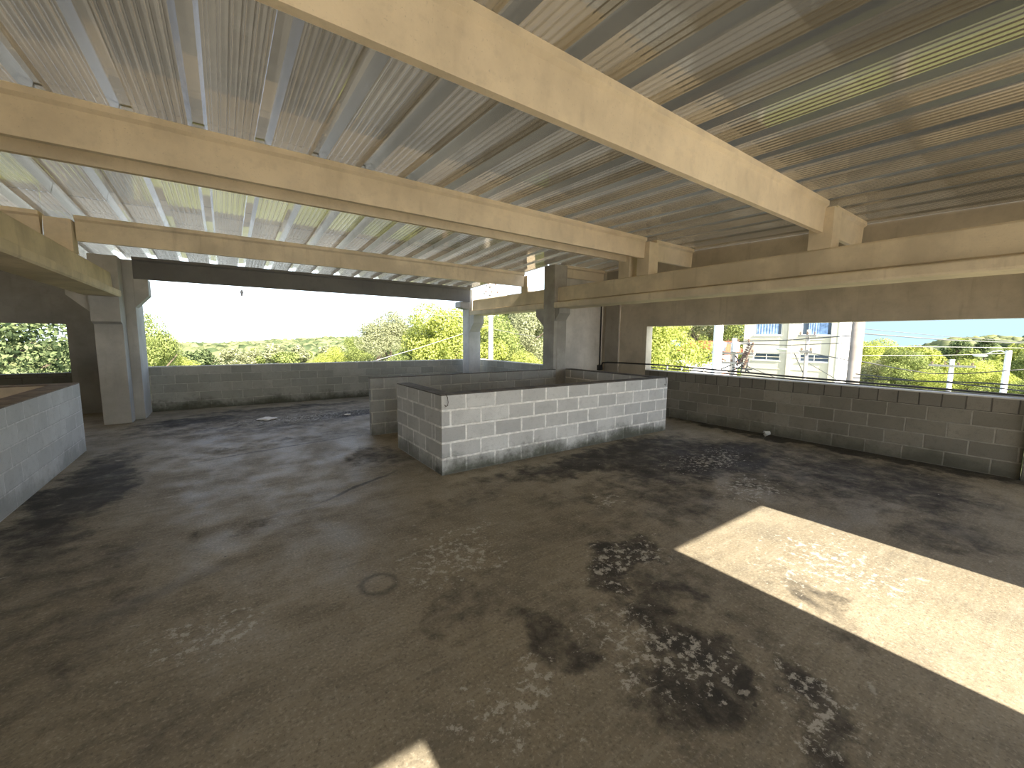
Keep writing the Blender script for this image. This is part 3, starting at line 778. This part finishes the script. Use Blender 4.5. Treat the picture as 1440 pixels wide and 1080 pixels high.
# ------------------------------------------------------------------ poles and wires
def pole(x, y, ztop, r0, r1, mat, label, lean=0., arms=(), name='utility_pole'):
    z0 = ground_z(x, y)-.3
    root = empty(name, (x, y, z0), label, 'pole')
    bm = NB(); tube(bm, [(x-lean*(ztop-z0)*.0, y, z0), (x, y+lean*(ztop-z0), ztop)], r0, 14, r1); link('shaft', bm, mat, root, (x, y, z0), True)
    for (z, half, ax, n) in arms:
        bm = NB()
        if ax == 'y': box(bm, x-.06-r1, x+.0-r1*.2, y-half, y+half, z-.05, z+.05)
        else: box(bm, x-half, x+half, y-.06-r1, y-r1*.2, z-.05, z+.05)
        a = link('crossarm', bm, POLEC, root, (x, y, z))
        bm = NB()
        for i in range(n):
            t_ = -half+.1+(2*half-.2)*i/max(1, n-1)
            px, py = (x-.03-r1*.6, y+t_) if ax == 'y' else (x+t_, y-.03-r1*.6)
            for dz, rr_ in ((.05, .03), (.09, .055), (.13, .05), (.17, .03)):
                tube(bm, [(px, py, z+dz), (px, py, z+dz+.03)], rr_, 8)
        p = link('insulators', bm, INSUL, a, (x, y, z)); p.location = (0, 0, 0)
    return root
pole(12.66, 20, 5.1, .19, .12, POLEC, 'pale concrete pole between the two far right columns', 0, ((4.15, .5, 'x', 3), (4.6, .35, 'x', 2)))
pole(15, 7.91, 5.5, .18, .15, POLEW, 'bright white pole in front of the red house in the right opening')
pole(16, 4.1, 3.0, .19, .155, POLED, 'thick tan concrete pole beside the cream building', 0, ())
p4 = pole(24, 8.1, 2.2, .11, .08, POLEC, 'thin pole with a street lamp in front of the cream building', 0, ((1.9, .4, 'y', 3), (1.1, .3, 'y', 2)))
bm = NB(); tube(bm, [(23.95, 8.15, .95), (23.8, 8.6, 1.18), (23.7, 8.9, 1.22)], .025, 6); a = link('lamp_arm', bm, TANK, p4, (24, 8.5, 1), True)
bm = NB(); bmesh.ops.create_uvsphere(bm, u_segments=12, v_segments=8, radius=1, matrix=Matrix.Translation((23.68, 9.1, 1.2)) @ Matrix.Diagonal((.12, .28, .07, 1))); link('lamp_head', bm, TANK, p4, (23.7, 9.1, 1.2), True)
p5 = pole(26, 1.76, 1.32, .13, .09, POLEW, 'tall pale pole with a curved lamp near the right photo edge', 0, ())
bm = NB(); tube(bm, [(26, 1.78, 1.2), (25.95, 1.95, 1.3), (25.9, 2.15, 1.28), (25.9, 2.35, 1.15)], .025, 6); link('lamp_arm', bm, POLEW, p5, (26, 2, 1.2), True)
bm = NB(); bmesh.ops.create_uvsphere(bm, u_segments=12, v_segments=8, radius=1, matrix=Matrix.Translation((25.9, 2.5, 1.08)) @ Matrix.Diagonal((.1, .22, .06, 1))); link('lamp_head', bm, TANK, p5, (25.9, 2.5, 1.1), True)
pole(30, 3.8, .78, .12, .09, POLEW, 'short pale pole among treetops in the right opening', 0, ((.45, .8, 'y', 4),))
# transformer rig
p7 = pole(20, 9.75, 1.75, .15, .12, POLEC, 'concrete pole carrying transformers and tangled gear', 0, ((1.02, 1.0, 'y', 5), (1.5, .8, 'y', 4), (.55, .8, 'y', 3)))
for y in (10.2, 9.55):
    bm = NB(); tube(bm, [(19.72, y, 1.1), (19.72, y, 1.5)], .19, 16); tube(bm, [(19.72, y, 1.5), (19.72, y, 1.6)], .19, 16, .05); tank = link('transformer', bm, TANK, p7, (19.72, y, 1.1), False)
    bm = NB()
    for q in (-.09, .09): tube(bm, [(19.72, y+q, 1.55), (19.72, y+q, 1.75)], .03, 8)
    b_ = link('bushing', bm, INSUL, tank, (19.72, y, 1.5)); b_.location = (0, 0, 0)
for k, (y0, y1, z0, z1) in enumerate(((9.45, 9.05, .45, 1.05), (9.3, 8.95, .65, 1.5), (9.15, 9.0, .35, 1.1), (9.0, 8.8, 1.0, 1.55))):
    bm = NB()
    for i in range(8):
        t0 = i/8; yy = y0+(y1-y0)*t0; zz = z0+(z1-z0)*t0
        tube(bm, [(19.8, yy, zz), (19.8, yy+(y1-y0)*.05, zz+(z1-z0)*.05)], .07, 8)
    tube(bm, [(19.8, y0, z0), (19.8, y1, z1)], .02, 6)
    link('insulator_string', bm, INSUL, p7, (19.8, y0, z0))
bm = NB()
for (y0, y1, z0, z1) in ((10.3, 9.2, .2, .9), (9.9, 9.0, .1, .7), (9.6, 8.9, .9, .15), (9.3, 9.25, .1, 1.0), (9.7, 8.8, .35, .3), (9.1, 9.0, .15, .8)):
    tube(bm, [(19.9, y0, z0), (19.9, (y0+y1)/2, min(z0, z1)-.02+abs(z0-z1)*.4), (19.9, y1, z1)], .03, 6)
link('switch_gear', bm, plain('dark_switch_gear', (.06, .06, .065), .5), p7, (19.9, 9.5, .5))

def wire(pts, label, r=.012, mat=WIREM, sag=.0, group='overhead wires'):
    if len(pts) == 2 and sag:
        a, b = Vector(pts[0]), Vector(pts[1]); pts = [a.lerp(b, i/12)-Vector((0, 0, sag*4*(i/12)*(1-i/12))) for i in range(13)]
    bm = NB(); tube(bm, pts, r, 6)
    c = Vector(pts[0])
    return tag(link('overhead_wire', bm, mat, None, c, True), label, 'wire', group)
wire([(16.0, 4.06, 2.02), (21.0, 2.89, 1.83), (26.0, 1.31, 1.67)], 'topmost thin grey wire running right from the tan pole', 0.012, WIREM)
wire([(16.0, 4.03, 1.87), (21.0, 2.88, 1.71), (26.0, 1.3, 1.62)], 'dark wire just below the topmost one, right of the tan pole', 0.022, WIREM)
wire([(16.0, 4.03, 1.47), (21.0, 2.86, 1.46), (26.0, 1.28, 1.43)], 'pale wire crossing the hillside right of the tan pole, upper', 0.009, WIREL)
wire([(16.0, 4.01, 1.19), (22.0, 3.15, 1.13), (26.0, 1.82, 1.2)], 'pale wire from the tan pole to the curved lamp pole', 0.009, WIREL)
wire([(16.0, 4.03, 1.03), (18.0, 3.52, 0.76), (20.0, 3.04, 0.54), (20.0, 2.21, 0.59), (20.0, 0.93, 0.83)], 'sagging dark wire rising to the right photo edge', 0.018, BLACK)
wire([(14.0, 3.53, 0.74), (13.0, 2.16, 0.72), (13.0, 1.29, 0.77), (12.0, 0.53, 0.83)], 'dark wire second above the right parapet, right half', 0.016, BLACK)
wire([(12.0, 3.07, 0.77), (12.0, 1.57, 0.8), (11.0, 0.48, 0.8)], 'dark wire lowest above the right parapet, right half', 0.012, BLACK)
wire([(20.0, 9.84, 1.55), (20.0, 9.03, 1.6), (18.0, 6.68, 1.66), (16.0, 4.28, 1.8)], 'dark wire crossing below the upper windows of the cream building', 0.022, WIREM)
wire([(20.0, 9.5, 1.46), (19.0, 7.04, 1.45), (16.0, 4.27, 1.58)], 'thin wire across the middle of the cream building', 0.016, WIREM)
wire([(20.0, 9.47, 1.02), (22.0, 8.89, 1.03), (24.0, 8.07, 1.05)], 'dark wire along the lower window tops of the cream building', 0.022, WIREM)
wire([(24.0, 8.01, 1.05), (20.0, 5.98, 1.02), (16.0, 4.15, 1.01)], 'dark wire sloping down from the street lamp pole to the tan pole', 0.018, WIREM)
wire([(24.0, 7.97, 0.52), (22.0, 6.79, 0.31), (20.0, 5.67, 0.12)], 'thin stay wire sloping down right from the street lamp pole', 0.014, WIREM)
wire([(24.0, 8.63, 0.99), (24.0, 8.33, 0.35), (24.0, 8.03, -0.28)], 'thin stay wire sloping down to the foot of the street lamp pole', 0.018, WIREM)
wire([(20.0, 9.1, 0.43), (19.0, 8.19, 0.33), (18.0, 7.08, 0.16)], 'short dark wire sloping down from the transformer pole', 0.016, WIREM)
wire([(3.54, 14.0, 0.63), (4.13, 14.0, 0.81), (6.22, 15.0, 1.23), (9.09, 16.5, 1.87), (12.66, 20.0, 2.44)], 'pale slanting guy wire in front of the right tree group', 0.011, WIREL)
wire([(-2.9, 18.0, 3.31), (-1.98, 18.0, 3.23), (0.64, 18.0, 3.26), (7.85, 18.0, 2.98), (12.53, 19.8, 3.08)], 'upper pale wire high in the sky of the wide opening', 0.008, WIREL)
wire([(-2.91, 18.0, 3.11), (-1.99, 18.0, 3.08), (0.64, 18.0, 3.11), (7.84, 18.0, 2.72), (12.53, 19.8, 2.71)], 'lower pale wire high in the sky of the wide opening', 0.008, WIREL)
bm = NB(); tube(bm, [(0.64, 18.0, 3.29), (0.63, 18.0, 3.08)], .035, 8); tube(bm, [(0.64, 18.0, 3.24), (0.64, 18.0, 3.17)], .05, 8)
tag(link('wire_spacer', bm, BLACK, None, (0.64, 18.0, 3.29)), 'small dark spacer hanging on the two sky wires', 'spacer')
wire([(12.66, 20.0, 2.2), (14.71, 20.0, 1.9), (17.28, 20.0, 1.66)], 'dark wire running right from the pole between the far columns', 0.014, WIREM)

# ------------------------------------------------------------------ light: sky and sun
wd = bpy.data.worlds.new('daylight'); S.world = wd; wd.use_nodes = True
t = NT(wd.node_tree); bg = wd.node_tree.nodes['Background']
sky = t.node('ShaderNodeTexSky', sky_type='NISHITA')
sky.sun_disc = False; sky.sun_elevation = math.radians(33); sky.sun_rotation = math.pi
sky.altitude = 700; sky.air_density = 1.0; sky.dust_density = 1.0; sky.ozone_density = 1.2
tc = t.node('ShaderNodeTexCoord'); sx = t.node('ShaderNodeSeparateXYZ'); t.l.new(tc.outputs['Generated'], sx.inputs[0])
hs = t.node('ShaderNodeHueSaturation'); east = t.ramp(sx.outputs[0], .6, .95); t.put(hs.inputs['Saturation'], t.math('ADD', t.math('MULTIPLY', east, .6), .56)); t.put(hs.inputs['Value'], t.math('SUBTRACT', 1., t.math('MULTIPLY', east, .44))); t.l.new(sky.outputs[0], hs.inputs['Color'])
cx = t.node('ShaderNodeCombineXYZ'); t.l.new(sx.outputs[0], cx.inputs[0]); t.l.new(sx.outputs[1], cx.inputs[1])
t.l.new(t.math('MAXIMUM', sx.outputs[2], .12), cx.inputs[2]); t.l.new(cx.outputs[0], sky.inputs['Vector'])
t.l.new(hs.outputs[0], bg.inputs['Color']); bg.inputs['Strength'].default_value = .19
sl = bpy.data.lights.new('sun', 'SUN'); sl.energy = 8.8; sl.angle = math.radians(.4); sl.color = (1., .90, .74)
so = bpy.data.objects.new('sun', sl); COL.objects.link(so)
d = Vector((0, 1, -.65)).normalized(); so.rotation_euler = d.to_track_quat('-Z', 'Y').to_euler(); so.location = (0, -20, 20)

# ------------------------------------------------------------------ camera
F_PX, TILT, YAW, ROLL = 568.5989, 0.11063, 0.61776, 0.00900
fw = Vector((math.sin(YAW)*math.cos(TILT), math.cos(YAW)*math.cos(TILT), -math.sin(TILT)))
rt = Vector((math.cos(YAW), -math.sin(YAW), 0)); up = rt.cross(fw)
r2 = rt*math.cos(ROLL)+up*math.sin(ROLL); u2 = up*math.cos(ROLL)-rt*math.sin(ROLL)
cd = bpy.data.cameras.new('camera'); co = bpy.data.objects.new('camera', cd); COL.objects.link(co)
cd.sensor_width = 36; cd.lens = F_PX/1440*36; cd.clip_start = .05; cd.clip_end = 3000
M = Matrix((r2, u2, -fw)).transposed().to_4x4(); M.translation = (0, 0, 1.6); co.matrix_world = M
S.camera = co

vs = S.view_settings
vs.view_transform = 'Standard'; vs.look = 'None'; vs.gamma = 1; vs.use_curve_mapping = False; vs.exposure = 1.32
